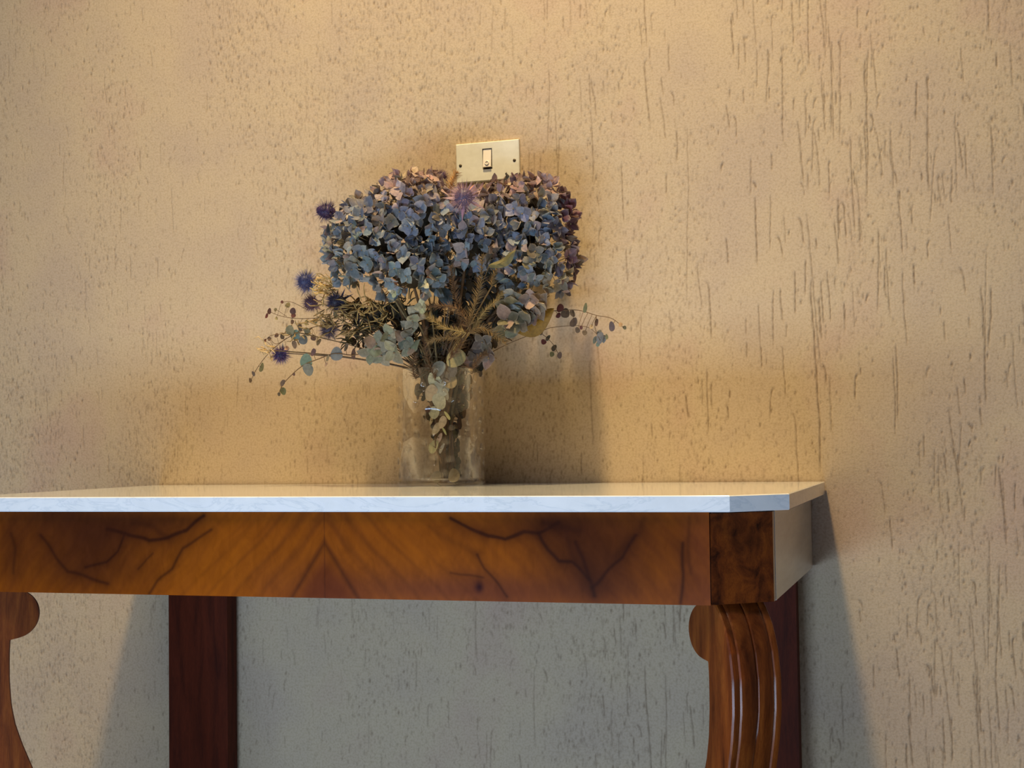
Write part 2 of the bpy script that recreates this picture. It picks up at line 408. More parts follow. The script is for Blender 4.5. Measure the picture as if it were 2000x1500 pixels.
for pts, wd, st in veins:
    q = to_uz(pts); best = np.full(GX.shape, 9.)
    gxx = GX + .0016 * nzf(GX, GZ, 71, 130, 130); gzz = GZ + .0016 * nzf(GX, GZ, 72, 130, 130)
    for (x0, z0), (x1, z1) in zip(q[:-1], q[1:]):
        L2 = (x1 - x0) ** 2 + (z1 - z0) ** 2; t = np.clip(((gxx - x0) * (x1 - x0) + (gzz - z0) * (z1 - z0)) / L2, 0, 1)
        best = np.minimum(best, np.hypot(gxx - x0 - t * (x1 - x0), gzz - z0 - t * (z1 - z0)))
    f = (np.exp(-(best / (wd * .0010)) ** 2) * st + np.exp(-(best / (wd * .0042)) ** 2) * st * .42)[..., None]
    f = np.clip(f, 0, .9); colr = colr * (1 - f) + dark * .8 * f
seam = (np.exp(-(u / .0008) ** 2) * .45)[..., None]; colr = colr * (1 - seam) + dark * seam
nr, nc = GX.shape
vv = [(x, AY, z) for z in az for x in ax]; ff = [(r * nc + c, r * nc + c + 1, (r + 1) * nc + c + 1, (r + 1) * nc + c) for r in range(nr - 1) for c in range(nc - 1)]
n0 = len(vv); vv += [(ALc, AY + .02, AZ0), (AXc, AY + .02, AZ0), (AXc, AY + .02, AZ1), (ALc, AY + .02, AZ1)]
a0, a1, a2, a3 = 0, nc - 1, nr * nc - 1, (nr - 1) * nc
ff += [(n0, n0 + 3, n0 + 2, n0 + 1), (a0, n0, n0 + 1, a1), (a3, a2, n0 + 2, n0 + 3), (a0, a3, n0 + 3, n0), (a1, n0 + 1, n0 + 2, a2)]
me = mesh('apron', [Vector(v) - console.location for v in vv], ff, M['veneer'], False)
at_ = me.color_attributes.new('veneer', 'FLOAT_COLOR', 'POINT')
cc = np.concatenate([colr.reshape(-1, 3), np.tile(brown, (4, 1))]); cc = np.clip(np.concatenate([cc, np.ones((len(cc), 1))], 1), 0, 1)
at_.data.foreach_set('color', cc.astype(np.float32).reshape(-1))
o = obj('apron', me, console); o['label'] = 'front apron of bookmatched burr walnut veneer'

def quadprism(mb, poly, z0, z1): mb.prism(poly, z0, z1)
g = .0012
mb = MB(); mb.prism([(AXc + g, AY), (AX, AY + CB), (AX, AY + CB + .02), (AXc + g, AY + .03)], AZ0 + .0005, AZ1 - .002, 0)
o = mb.build('corner_block', M['corner_wood'], console, smooth=False)
mb = MB(); mb.prism([(AL, AY + CB), (ALc - g, AY), (ALc - g, AY + .03), (AL, AY + CB + .02)], AZ0 + .0005, AZ1 - .002, 0)
mb.build('corner_block', M['corner_wood'], console, smooth=False)
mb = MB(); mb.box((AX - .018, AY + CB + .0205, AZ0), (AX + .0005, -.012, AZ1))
o = mb.build('side_panel', M['side_reflection'], console, smooth=False); o['label'] = 'side panel with the wall reflection painted in pale colour'
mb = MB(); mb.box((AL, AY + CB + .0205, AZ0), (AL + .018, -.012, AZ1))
mb.build('side_panel', M['side_reflection'], console, smooth=False)
mb = MB(); mb.box((AL + .02, -.03, AZ0 + .01), (AX - .02, -.012, AZ1)); mb.build('back_rail', M['dark_wood'], console, smooth=False)

# scroll legs set on the diagonal; profile s (out from the corner) over height z, three reeds run down the outer face
zk = np.array([-.1434,-.150,-.160,-.172,-.185,-.205,-.24,-.28,-.32,-.37,-.42,-.50,-.60,-.70,-.78,-.83,-.86,-.88])
so = np.array([ -.010, -.004, .003, .010, .015, .021,.026,.026,.021,.010,-.004,-.030,-.052,-.054,-.036,-.012,.006,.010])
def s_out(z): return float(np.interp(z, zk[::-1], so[::-1]))
ik = np.array([-.205,-.212,-.222,-.24,-.28,-.32,-.35,-.38,-.42,-.50,-.60,-.70,-.78,-.83,-.88])
si = np.array([-.040,-.031,-.028,-.027,-.027,-.030,-.036,-.046,-.062,-.092,-.118,-.122,-.108,-.090,-.085])
def s_in(z):
    base = float(np.interp(z, ik[::-1], si[::-1]))
    c, r = -.181, .0375                        # round lobe of the scroll
    if abs(z - c) < r: base = min(base if z < -.205 else 0, -.034 - math.sqrt(r * r - (z - c) ** 2))
    elif z > c: base = -.034
    return base
def leg(sign, E):
    ang = math.radians(45); d = Vector((sign * math.sin(ang), -math.cos(ang), 0)); t = Vector((sign * math.cos(ang), math.sin(ang), 0)); W = .079
    zl = list(np.linspace(-.1434, -.235, 44)) + list(np.linspace(-.24, -.88, 60)); mb = MB(); rings = []
    ws = np.linspace(0, 1, 41)
    for z in zl:
        row = []; so_, si_ = s_out(z), s_in(z); fade = max(0, min(1, (z + .34) / .05)) ; fo = max(0, min(1, (z + .60) / .2))
        for wv_ in ws:
            rel = 0
            for c_, dp, fd in ((.15, .0030, fo), (.50, .0030, fade), (.85, .0030, fo)):
                rel += (dp * .45 if wv_ > c_ else 0) * fd * (1 if wv_ < c_ + .35 else 0) - dp * .55 * fd * math.exp(-((wv_ - c_) / .014) ** 2)
            e = min(wv_, 1 - wv_); rel -= .003 * max(0, 1 - e / .04) ** 2
            rel += .0016 * abs(math.sin((wv_ - .15) / .35 * math.pi)) * fo
            q = E + d * (so_ + rel) + t * (wv_ * W); row.append((q.x, q.y, z + H))
        for wv_ in (1.0, .97, .03, 0.0):
            q = E + d * (si_ + (.002 if wv_ in (0.0, 1.0) else 0)) + t * (wv_ * W); row.append((q.x, q.y, z + H))
        rings.append(row)
    n = len(rings[0]); fs = []
    for i in range(len(rings) - 1):
        for k_ in range(n):
            k2 = (k_ + 1) % n; q = (i * n + k_, i * n + k2, (i + 1) * n + k2, (i + 1) * n + k_); fs.append(q if sign < 0 else q[::-1])
    fs.append(tuple(range(n))); fs.append(tuple((len(rings) - 1) * n + k_ for k_ in range(n)))
    mb.add([p for r_ in rings for p in r_], fs)
    o = mb.build('leg', M['leg_wood'], console)
    return o
def auto_smooth(o, deg=40):
    me = o.data
    me.polygons.foreach_set('use_smooth', [True] * len(me.polygons)); me.update()
    try: me.set_sharp_from_angle(angle=math.radians(deg))
    except Exception: pass
l1 = leg(1, Vector((.268, -.597, 0))); l2 = leg(-1, Vector((-.845, -.597, 0)))
auto_smooth(l1, 32); auto_smooth(l2, 32)
l1['label'] = 'reeded scroll front leg'
for x0, x1 in ((-.860, -.7375), (.188, .3095)):
    mb = MB(); mb.prism([(x0, -.048), (x1, -.048), (x1, -.012), (x0, -.012)], 0, AZ0 + .004, .0015)
    mb.build('leg', M['dark_wood'], console, smooth=False)

# ------------------------------------------------------------------ light switch
sw0 = Vector((-.2903, -.001, H + .6174)); SWR = .0133; sw = empty('light_switch', sw0); sw.rotation_euler = (0, -SWR, 0)
tag(sw, 'cream wall switch plate with one rocker, above the dried bouquet', 'switch')
def swb(name, x0, x1, z0, z1, y0, y1, mat, bev=.0008, par=None):
    vs, fs = [], []
    rows = [(0, y1), (0, y0 + bev), (bev, y0)]
    for b_, y in rows: vs += [(x0 + b_, y, z0 + b_), (x1 - b_, y, z0 + b_), (x1 - b_, y, z1 - b_), (x0 + b_, y, z1 - b_)]
    for r in range(2):
        for k_ in range(4): k2 = (k_ + 1) % 4; fs.append((r * 4 + k_, r * 4 + k2, r * 4 + 4 + k2, r * 4 + 4 + k_))
    fs += [(8, 9, 10, 11), (3, 2, 1, 0)]
    return obj(name, mesh(name, vs, fs, mat, False), par or sw)
def frame(name, X0, X1, Z0, Z1, x0, x1, z0, z1, y0, y1, bev, mat):
    vs, fs = [], []
    for (a_, b_, c_, d_, y) in ((X0, X1, Z0, Z1, y1), (X0, X1, Z0, Z1, y0 + bev), (X0 + bev, X1 - bev, Z0 + bev, Z1 - bev, y0), (x0, x1, z0, z1, y0), (x0, x1, z0, z1, y1)):
        vs += [(a_, y, c_), (b_, y, c_), (b_, y, d_), (a_, y, d_)]
    for r in range(4):
        for k_ in range(4): k2 = (k_ + 1) % 4; fs.append((r * 4 + k_, r * 4 + k2, r * 4 + 4 + k2, r * 4 + 4 + k_))
    return obj(name, mesh(name, vs, fs, mat, False), sw)
frame('cover_plate', 0, .12, -.0708, 0, .0505, .0690, -.0500, -.0120, -.0065, .002, .0012, M['cream'])
swb('switch_box', .0495, .0700, -.0510, -.0110, -.0012, .0015, M['slot'], .0002)
# rocker tilted: bottom edge stands proud
vs = [(.0520, -.0052, -.0135), (.0672, -.0052, -.0135), (.0672, -.0098, -.0460), (.0520, -.0098, -.0460), (.0520, -.001, -.0135), (.0672, -.001, -.0135), (.0672, -.001, -.0460), (.0520, -.001, -.0460)]
rk = obj('rocker', mesh('rocker', vs, [(3, 2, 1, 0), (4, 5, 6, 7), (0, 1, 5, 4), (1, 2, 6, 5), (2, 3, 7, 6), (3, 0, 4, 7)], M['rocker'], False), sw); rk['label'] = 'warm cream rocker key'
mb = MB(); pts = [(.0596 + .0033 * math.cos(a_), -.0094 + .0033 * math.sin(a_) * .1415, -.0388 + .0033 * math.sin(a_)) for a_ in np.linspace(0, math.tau, 21)]
mb.tube(pts, .0010, 6, False); mb.ellipsoid((.0596, -.0094, -.0388), (.0008, .0006, .0008), nu=6, nv=4)
obj('indicator_ring', mesh('indicator_ring', mb.v, mb.f, M['rocker']), rk)
for cx_, cz_ in ((.0082, -.0395), (.1110, -.0380)):
    mb = MB(); mb.ellipsoid((cx_, -.0066, cz_), (.0030, .0010, .0030), nu=12, nv=6); obj('screw', mesh('screw', mb.v, mb.f, M['screw']), sw)

# ------------------------------------------------------------------ glass vase
VC = Vector((at(862, 940, -.125).x, -.125, H)); VR, VH = .0768, .200
def vase_mesh():
    nu, nv = 168, 84; R0 = VR; vs, fs, dm = [], [], []
    dims = []
    rr = random.Random(3)
    for r in range(8):
        for k_ in range(16):
            if rr.random() < .12: continue
            dims.append(((k_ + .5 * (r % 2)) / 16 * math.tau + rr.uniform(-.06, .06), .018 + r * .0245 + rr.uniform(-.003, .003), rr.uniform(.0042, .006), rr.uniform(.006, .0085)))
    def dimple(ph, z):
        s = 0
        for (dp, dz, ra, rb) in dims:
            if abs(z - dz) > rb * 2: continue
            da = (ph - dp + math.pi) % math.tau - math.pi
            if abs(da) > .2: continue
            q = (da * R0 / ra) ** 2 + ((z - dz) / rb) ** 2; s = max(s, math.exp(-q ** 2 * .9))
        return s
    for j in range(nv + 1):
        z = VH * j / nv; fl_ = .0015 * math.sin(z * 60) * 0 + (-.004 * max(0, 1 - z / .008) ** 2)
        for i in range(nu):
            ph = math.tau * i / nu; s = dimple(ph, z); r = R0 + fl_ - .0034 * s
            vs.append((r * math.cos(ph), r * math.sin(ph), z)); dm.append(s)
    for j in range(nv):
        for i in range(nu):
            i2 = (i + 1) % nu; fs.append((j * nu + i, j * nu + i2, (j + 1) * nu + i2, (j + 1) * nu + i))
    # rim, inner wall and thick bottom
    prof = [(R0 - .0012, VH + .0012), (R0 - .0032, VH), (R0 - .0036, VH * .5), (R0 - .0036, .014), (R0 - .010, .0095), (.0, .009)]
    base = nv * nu
    for r, z in prof[:-1]:
        n0 = len(vs)
        for i in range(nu): ph = math.tau * i / nu; vs.append((r * math.cos(ph), r * math.sin(ph), z)); dm.append(0)
        for i in range(nu): i2 = (i + 1) % nu; fs.append((base + i, base + i2, n0 + i2, n0 + i))
        base = n0
    vs.append((0, 0, .009)); dm.append(0); c_ = len(vs) - 1
    for i in range(nu): fs.append((base + i, base + (i + 1) % nu, c_))
    fs.append(tuple(range(nu))[::-1])
    me = mesh('glass_vase', vs, fs, M['glass'])
    a_ = me.attributes.new('dimple', 'FLOAT', 'POINT'); a_.data.foreach_set('value', np.array(dm, np.float32)); return me
vase = obj('glass_vase', vase_mesh(), None, VC)
tag(vase, 'clear hammered glass cylinder vase standing on the marble top', 'vase')

# ------------------------------------------------------------------ flowers
B0 = Vector((at(880, 930, -.125).x, -.125, H + .013))            # foot of the bundle inside the vase
def bundle_path(top, seed, lean=.0):
    """stem path: foot in the vase, through the bundle, out to the flower"""
    r = random.Random(seed); a1 = r.uniform(0, math.tau); r1 = r.uniform(.004, .017); a2 = math.atan2((top.y - VC.y), (top.x - B0.x)) + r.uniform(-.5, .5)
    p0 = B0 + Vector((r1 * math.cos(a1), r1 * math.sin(a1) * .9, 0))
    p1 = B0 + Vector((-.012 + r.uniform(.006, .016) * math.cos(a1 + .9), r.uniform(.004, .014) * math.sin(a1 + .9), .085))
    r2 = r.uniform(.016, .040); p2 = B0 + Vector((-.014 + r2 * math.cos(a2), r2 * .8 * math.sin(a2), .175))
    p3 = p2.lerp(top, .45) + Vector((0, 0, .012))
    ctrl = [p0, p1, p2, p3, top]; pts = []
    for i in range(len(ctrl) - 1):
        a_, b_, c_, d_ = ctrl[max(i - 1, 0)], ctrl[i], ctrl[i + 1], ctrl[min(i + 2, len(ctrl) - 1)]
        for k_ in range(5):
            t = k_ / 5; pts.append(.5 * ((2 * b_) + (c_ - a_) * t + (2 * a_ - 5 * b_ + 4 * c_ - d_) * t * t + (3 * b_ - a_ - 3 * c_ + d_) * t ** 3))
    pts.append(ctrl[-1]); return pts
def add_stem(root, top, seed, r0=.0019, r1=.0014, color=srgb(92, 74, 48)):
    pts = bundle_path(top, seed); mb = MB(); n = len(pts); rr = random.Random(seed)
    mb.tube(pts, [(r0 + (r1 - r0) * i / n) * rr.uniform(.85, 1.2) for i in range(n)], 6)
    return mb.build('stem', M['twig'], root, color=color)

def petal_mesh(seed, L=.0178, W=.0160, curl=1.0):
    """broad pointed sepal, base at the origin, length along +x, cupped and creased"""
    r = random.Random(seed); nu, nv = 6, 6; vs, fs, rim = [], [], []
    c1, c2, tw, cr = r.uniform(-.7, 1.2) * curl, r.uniform(-1.0, 1.0) * curl, r.uniform(-.5, .5), r.uniform(-.3, .6)
    sk = r.uniform(-.12, .12)
    for i in range(nu + 1):
        s = i / nu
        wd = W * .5 * (math.sin(math.pi * min(1, s * .94 + .03) ** .82) ** .72) * (1 if s < .95 else .55)
        if i == 0: wd = W * .07
        for j in range(nv + 1):
            q = j / nv * 2 - 1; x = L * s - L * .05 * abs(q) * (s > .6); y = wd * q + sk * L * s * s
            z = L * (.35 * c1 * s * s - .10 * c2 * s) + wd * (.45 * c2 * q * q * s - cr * abs(q) * .55) + tw * q * wd * s
            z += .0005 * math.sin(q * 5 + seed) * s
            vs.append((x, y, z)); rim.append(max(0, max(abs(q), s) - .72) / .28 * (.4 + .6 * r.random()))
    for i in range(nu):
        for j in range(nv):
            a_ = i * (nv + 1) + j; fs.append((a_, a_ + nv + 1, a_ + nv + 2, a_ + 1))
    me = mesh('petal', vs, fs, M['petal'])
    a_ = me.attributes.new('rim', 'FLOAT', 'POINT'); a_.data.foreach_set('value', np.array(rim, np.float32))
    return me
PET = [petal_mesh(100 + k_) for k_ in range(14)]
def center_mesh(k_):
    mb = MB(); mb.ellipsoid((0, 0, .0012), (.0015, .0015, .0014), nu=7, nv=5)
    mb.tube([(0, 0, .0), (.001, .0008, -.010), (.0005, .003, -.024)], [.0007, .0006, .0006], 4)
    return mesh('floret', mb.v, mb.f, M['twig'])
CEN = [center_mesh(0)]

def basis(n, spin):
    n = n.normalized(); a_ = n.cross(Vector((.12, .3, .94)));
    if a_.length < .05: a_ = n.cross(Vector((1, 0, 0)))
    a_.normalize(); b_ = n.cross(a_); c_, s_ = math.cos(spin), math.sin(spin)
    x = a_ * c_ + b_ * s_; y = n.cross(x)
    return Matrix(((x.x, y.x, n.x), (x.y, y.y, n.y), (x.z, y.z, n.z)))
def add_floret(root, pos, nrm, r, col, scale=1.0, cup=None):
    f = obj('floret', CEN[0], root, pos - root.location, color=tuple(c_ * .8 for c_ in srgb(150, 130, 96)))
    f.rotation_euler = basis(nrm, r.uniform(0, 6.28)).to_euler(); f.scale = (scale,) * 3
    cup = r.uniform(.0, .95) if cup is None else cup
    for k_ in range(4):
        vv_ = r.uniform(.72, 1.32); c2 = tuple(min(1, max(.004, c_ * vv_ * r.uniform(.93, 1.07))) for c_ in col)
        q = r.random()
        if q < .12: c2 = tuple(.45 * a_ + .55 * b_ for a_, b_ in zip(c2, srgb(176, 144, 132)))
        elif q < .16: c2 = tuple(.5 * a_ + .5 * b_ for a_, b_ in zip(c2, srgb(214, 196, 160)))
        p = obj('petal', r.choice(PET), f, (0, 0, .0004 * (k_ % 2)), color=c2)
        s = r.uniform(.82, 1.18); p.scale = (s, s * r.uniform(.85, 1.1) * r.choice((-1, 1)), s)
        p.rotation_euler = Euler((r.uniform(-.35, .35), -(cup + r.uniform(-.28, .28)), k_ * math.pi / 2 + r.uniform(-.2, .2)), 'XYZ')
    return f
def pal(p, r):
    """pigment over the whole bouquet: teal blue in the middle, mauve at the top, plum at the outer right"""
    px = (p - CAM); z = px.dot(Fw); X_ = 1000 + FOC * px.dot(R2) / z; Y_ = 750 - FOC * px.dot(U2) / z
    blue, teal, mauve, plum_, olive, slate = srgb(128, 135, 156), srgb(114, 133, 138), srgb(168, 144, 142), srgb(100, 64, 76), srgb(142, 130, 104), srgb(126, 124, 128)
    def mx(a_, b_, t): t = max(0, min(1, t)); return tuple(i * (1 - t) + j * t for i, j in zip(a_, b_))
    c_ = mx(blue, teal, (Y_ - 400) / 160 + r.uniform(-.3, .3)); c_ = mx(c_, slate, .25 + r.uniform(-.2, .2))
    top = 352 + (0 if X_ < 900 else 10); c_ = mx(c_, mauve, (top + 55 - Y_) / 50 + r.uniform(-.25, .25))
    c_ = mx(c_, plum_, (X_ - 1062 - abs(Y_ - 430) * .18) / 42 + r.uniform(-.3, .3))
    c_ = mx(c_, plum_, .55 * max(0, 1 - abs(X_ - 1000) / 70) * (400 - Y_) / 40)
    if r.random() < .16: c_ = mx(c_, olive, .7)
    v_ = r.uniform(.6, 1.35); c_ = tuple(q * v_ for q in c_)
    return c_
HEADS = [  # px, py, Y, radius(m) x, z, label
 (735, 482, -.200, .086, .088, 'large dried blue hydrangea head at the far left of the bouquet'),
 (812, 425, -.190, .086, .078, 'grey-blue hydrangea head with mauve rim, highest left of the pink thistle'),
 (800, 530, -.215, .062, .056, 'dried teal hydrangea head low in the left half of the bouquet'),
 (915, 470, -.155, .064, .066, 'shaded dark blue hydrangea head in the middle between the two clusters'),
 (938, 545, -.085, .048, .046, 'small dark slate hydrangea head half hidden behind the upright plume'),
 (968, 408, -.085, .050, .048, 'small brown-mauve hydrangea head directly beneath the switch plate'),
 (1035, 432, -.105, .078, .076, 'plum-edged hydrangea head right below the switch plate'),
 (1050, 512, -.115, .068, .074, 'dusty blue hydrangea head at the lower right above the yellow leaf'),
]
HC = [(at(h[0], h[1], h[2]), h[3], h[4]) for h in HEADS]
for hi, (px, py, Yh, rx, rz, lab) in enumerate(HEADS):
    r = random.Random(200 + hi); C_ = HC[hi][0]; ry = min(rx, abs(Yh) - .035)
    root = empty('hydrangea', bundle_path(C_, 50 + hi)[0]); tag(root, lab, 'flower', 'dried hydrangea heads in the glass vase')
    add_stem(root, C_, 50 + hi, .0032, .0026, srgb(96, 72, 46))
    mb = MB(); mb.ellipsoid(C_, (rx * .50, ry * .50, rz * .50), nu=14, nv=10, jit=.25)
    mb.build('flower_core', M['twig'], root, color=srgb(52, 46, 36))
    for layer, fr_, cnt in ((0, 1.0, int(150 * (rx / .086) * (rz / .086))), (1, .80, int(60 * (rx / .086) * (rz / .086)))):
        for k_ in range(cnt):
            t = (k_ + .5) / cnt; zc = 1 - 2 * t; ph = k_ * 2.39996 + r.uniform(-.15, .15)
            n = Vector((math.sqrt(max(0, 1 - zc * zc)) * math.cos(ph), math.sqrt(max(0, 1 - zc * zc)) * math.sin(ph), zc))
            if n.z < -.80 or (n.y > .55 and n.z < .5): continue
            k2 = fr_ * r.uniform(.88, .98)
            p = C_ + Vector((n.x * rx, n.y * ry, n.z * rz)) * k2
            bad = False
            for hj, (c2, ax_, az_) in enumerate(HC):
                if hj == hi: continue
                q = p - c2; ay_ = min(ax_, abs(c2.y) - .035)
                if (q.x / ax_) ** 2 + (q.y / ay_) ** 2 + (q.z / az_) ** 2 < .62: bad = True
            if bad or p.y > -.012: continue
            nn = (n + Vector((r.uniform(-.6, .6), r.uniform(-.6, .3), r.uniform(-.55, .55)))).normalized()
            add_floret(root, p, nn, r, pal(p, r), r.uniform(.85, 1.08) * (1.0 if layer == 0 else .9))

def loose_cluster(name, lab, spots, Yc, seed, sc=1.2, cat='flower', stemcol=srgb(110, 96, 66), group=None):
    r = random.Random(seed); cx_ = sum(s[0] for s in spots) / len(spots); cy_ = sum(s[1] for s in spots) / len(spots)
    top = at(cx_, cy_ + 12, Yc + .02); root = empty(name, bundle_path(top, seed)[0]); tag(root, lab, cat, group); add_stem(root, top, seed, .002, .0015, stemcol)
    for s in spots:
        p = at(s[0], s[1], Yc + r.uniform(-.015, .015)); nn = Vector((r.uniform(-.5, .5), -1, r.uniform(-.6, .4)))
        add_floret(root, p, nn, r, s[2], s[3] * sc if len(s) > 3 else sc, r.uniform(.1, .5))
sage, sageD, cream = srgb(142, 140, 118), srgb(118, 120, 104), srgb(200, 188, 150)
loose_cluster('dried_blossom', 'pale sage-green dried blossom cluster hanging at the lower left over the vase rim', [(735, 672, sage, 1.2), (760, 655, sage, 1.1), (790, 662, sageD, 1.1), (770, 688, sage, 1.2), (800, 640, sage), (722, 690, sageD), (745, 695, sage), (800, 682, sageD, 1.1), (755, 672, sageD)], -.205, 301, 1.12)
loose_cluster('dried_blossom', 'cream-white dried blossom beside the brown feathery plumes', [(812, 612, cream), (825, 600, cream, .8), (806, 628, sage, .9)], -.235, 302, 1.05)
pinkc = srgb(226, 180, 150)
loose_cluster('dried_blossom', 'tiny peach-coloured floret low on the teal hydrangea', [(768, 552, pinkc, .7)], -.245, 303, .85)
loose_cluster('dried_blossom', 'pale yellow floret under the tiny peach one', [(770, 572, srgb(226, 214, 160), .7)], -.243, 304, .9)
loose_cluster('dried_blossom', 'small cream and peach floret right of the teal hydrangea', [(828, 555, srgb(230, 214, 160), .7), (843, 545, pinkc, .6)], -.240, 305, .9)
gm, gg = srgb(140, 124, 112), srgb(108, 104, 84)
loose_cluster('dried_blossom', 'faded grey-mauve dried blossom head above the yellow leaf', [(1000, 600, gg, 1.2), (1025, 612, gg, 1.1), (1050, 600, gm, 1.1), (990, 625, gg, 1.2), (1035, 585, gm), (1015, 632, gg, 1.2), (1062, 588, gm, .9), (1040, 618, gm), (1005, 580, srgb(116, 124, 122), 1.1), (985, 645, gg), (1028, 600, gm, 1.1)], -.165, 306, 1.25)
loose_cluster('dried_blossom', 'dark taupe dried blossom tucked low at the vase rim', [(940, 690, srgb(104, 94, 88), 1.1), (925, 705, srgb(90, 82, 74)), (955, 700, srgb(96, 88, 84)), (942, 668, srgb(98, 90, 80))], -.150, 307, 1.15)

# thistles
def thistle(px, py, Yt, rpx, face, col, tip, lab, seed, bracts=9, elong=1.15, bcol=srgb(120, 110, 100)):
    r = random.Random(seed); C_ = at(px, py, Yt); R_ = rpx / 1190.0; core = R_ * .46; fdir = Vector(face).normalized()
    back = C_ - fdir * core * 1.2
    root = empty('thistle', bundle_path(back, seed)[0]); tag(root, lab, 'flower', 'dried thistles in the bouquet'); add_stem(root, back, seed, .0013, .0010, srgb(100, 84, 70))
    A_ = basis(fdir, 0); mb = MB(); mb.ellipsoid(C_, (core, core, core * elong), A_, 14, 10, .12)
    h = mb.build('flower_head', M['spine'], root, color=col)
    mb = MB()
    for k_ in range(330):
        zc = 1 - 1.75 * (k_ + .5) / 330; ph = k_ * 2.39996; s_ = math.sqrt(max(0, 1 - zc * zc))
        n = A_ @ Vector((s_ * math.cos(ph), s_ * math.sin(ph), zc)); n = (n + Vector((r.uniform(-.18, .18), r.uniform(-.18, .18), r.uniform(-.18, .18)))).normalized()
        p = C_ + n * core * .9; mb.cone(p, C_ + n * R_ * r.uniform(.72, 1.06), .00042)
    o = mb.build('bristles', M['spine'], root, smooth=False, color=tip); o['kind'] = 'stuff'
    for k_ in range(bracts):
        ph = k_ / bracts * math.tau + r.uniform(-.2, .2)
        n = (A_ @ Vector((math.cos(ph), math.sin(ph), -.25 + r.uniform(-.3, .3)))).normalized(); L = R_ * r.uniform(.85, 1.3)
        p0 = C_ - fdir * core * .7; side_ = n.cross(fdir).normalized(); mid_ = p0 + n * L * .5 + fdir * R_ * .1; w_ = R_ * .09
        mb = MB(); tipp = p0 + n * L + fdir * R_ * r.uniform(-.2, .35)
        mb.add([p0 - side_ * w_ * .5, p0 + side_ * w_ * .5, mid_ + side_ * w_, mid_ - side_ * w_, tipp, p0 - fdir * .0008, mid_ - fdir * .0008],
               [(0, 1, 2, 3), (3, 2, 4), (1, 0, 5), (0, 3, 6, 5), (1, 5, 6, 2), (3, 4, 6), (2, 6, 4)])
        mb.cone(mid_ + side_ * w_ * .8, mid_ + side_ * w_ * 3.2 + n * L * .15, .0004); mb.cone(mid_ - side_ * w_ * .8, mid_ - side_ * w_ * 3.2 + n * L * .15, .0004)
        mb.build('bract', M['spine'], root, smooth=False, color=tuple(c_ * r.uniform(.8, 1.2) for c_ in bcol))
violet, indigo, pinkt = srgb(92, 82, 120), srgb(76, 84, 140), srgb(206, 150, 150)
thistle(637, 413, -.195, 30, (-.9, -.35, .2), srgb(66, 48, 84), srgb(96, 80, 112), 'dark violet thistle poking out at the upper left of the bouquet', 401, 10, 1.5, srgb(96, 76, 84))
thistle(597, 550, -.165, 33, (-.35, -.9, .1), srgb(62, 66, 104), srgb(98, 100, 142), 'bright blue-violet thistle sticking out left of the bouquet', 402, 8, 1.1, srgb(180, 160, 120))
thistle(548, 693, -.160, 26, (-.1, -.95, -.3), srgb(56, 46, 84), srgb(100, 80, 124), 'small purple thistle drooping lowest at the left', 403, 7, 1.0, srgb(170, 150, 130))
thistle(906, 385, -.235, 40, (.12, -.9, .25), srgb(104, 88, 110), srgb(186, 150, 160), 'pinkish thistle in front of the hydrangeas just below the switch', 404, 4, 1.0, srgb(190, 140, 130))
thistle(642, 645, -.160, 28, (.1, -.8, -.5), srgb(84, 74, 88), srgb(124, 108, 116), 'faded brown-violet thistle between the twigs at left', 405, 9, 1.0, srgb(120, 104, 96))
thistle(608, 592, -.145, 26, (-.7, -.5, -.4), srgb(104, 78, 92), srgb(130, 100, 112), 'dull mauve thistle beneath the bright blue one', 406, 9, 1.2, srgb(140, 104, 100))
thistle(655, 590, -.170, 30, (-.3, -.9, -.1), srgb(44, 44, 60), srgb(88, 84, 110), 'blackish-blue thistle tucked under the left hydrangea', 407, 12, .9, srgb(86, 74, 84))
thistle(812, 352, -.130, 28, (.1, -.3, .95), srgb(104, 84, 96), srgb(140, 118, 130), 'mauve-grey thistle peeping over the top of the left cluster', 408, 8, 1.0, srgb(130, 110, 116))
thistle(860, 348, -.125, 24, (.3, -.3, .9), srgb(96, 76, 100), srgb(130, 104, 130), 'small mauve thistle at the top edge beside the golden sprig', 409, 8, 1.0, srgb(130, 100, 110))

# leafy branches
def disc_leaf(root, p, n, up, size, col, asp=.92, cupz=.18):
    n = n.normalized(); x = up.cross(n)
    if x.length < .05: x = Vector((1, 0, 0)).cross(n)
    x.normalize(); y = n.cross(x); vs = [Vector((0, 0, 0))]; fs = []; m_ = 14
    for ring_, fr_ in ((0, .5), (1, 1.0)):
        for k_ in range(m_):
            a_ = math.tau * k_ / m_; rr_ = fr_ * size * .5 * (1 + .06 * math.sin(3 * a_ + size * 900)); yy = rr_ * math.sin(a_) * (1.08 if math.sin(a_) > 0 else 1)
            xx = rr_ * math.cos(a_) * asp; vs.append(x * xx + y * yy - n * (-cupz * (xx * xx + yy * yy) / size + .05 * size * abs(xx) / size))
    for k_ in range(m_):
        k2 = (k_ + 1) % m_; fs.append((0, 1 + k_, 1 + k2)); fs.append((1 + k_, 1 + m_ + k_, 1 + m_ + k2, 1 + k2))
    me = mesh('leaf', vs, fs, M['leaf']); return obj('leaf', me, root, p - root.location, color=col)
def twig_path(pts, Yt):
    P_ = [at(x, y, Yt if len(q) < 1 else q[0]) for x, y, *q in pts]; out_ = []
    for i in range(len(P_) - 1):
        a_, b_, c_, d_ = P_[max(i - 1, 0)], P_[i], P_[i + 1], P_[min(i + 2, len(P_) - 1)]
        for k_ in range(4):
            t = k_ / 4; out_.append(.5 * ((2 * b_) + (c_ - a_) * t + (2 * a_ - 5 * b_ + 4 * c_ - d_) * t * t + (3 * b_ - a_ - 3 * c_ + d_) * t ** 3))
    out_.append(P_[-1]); return out_
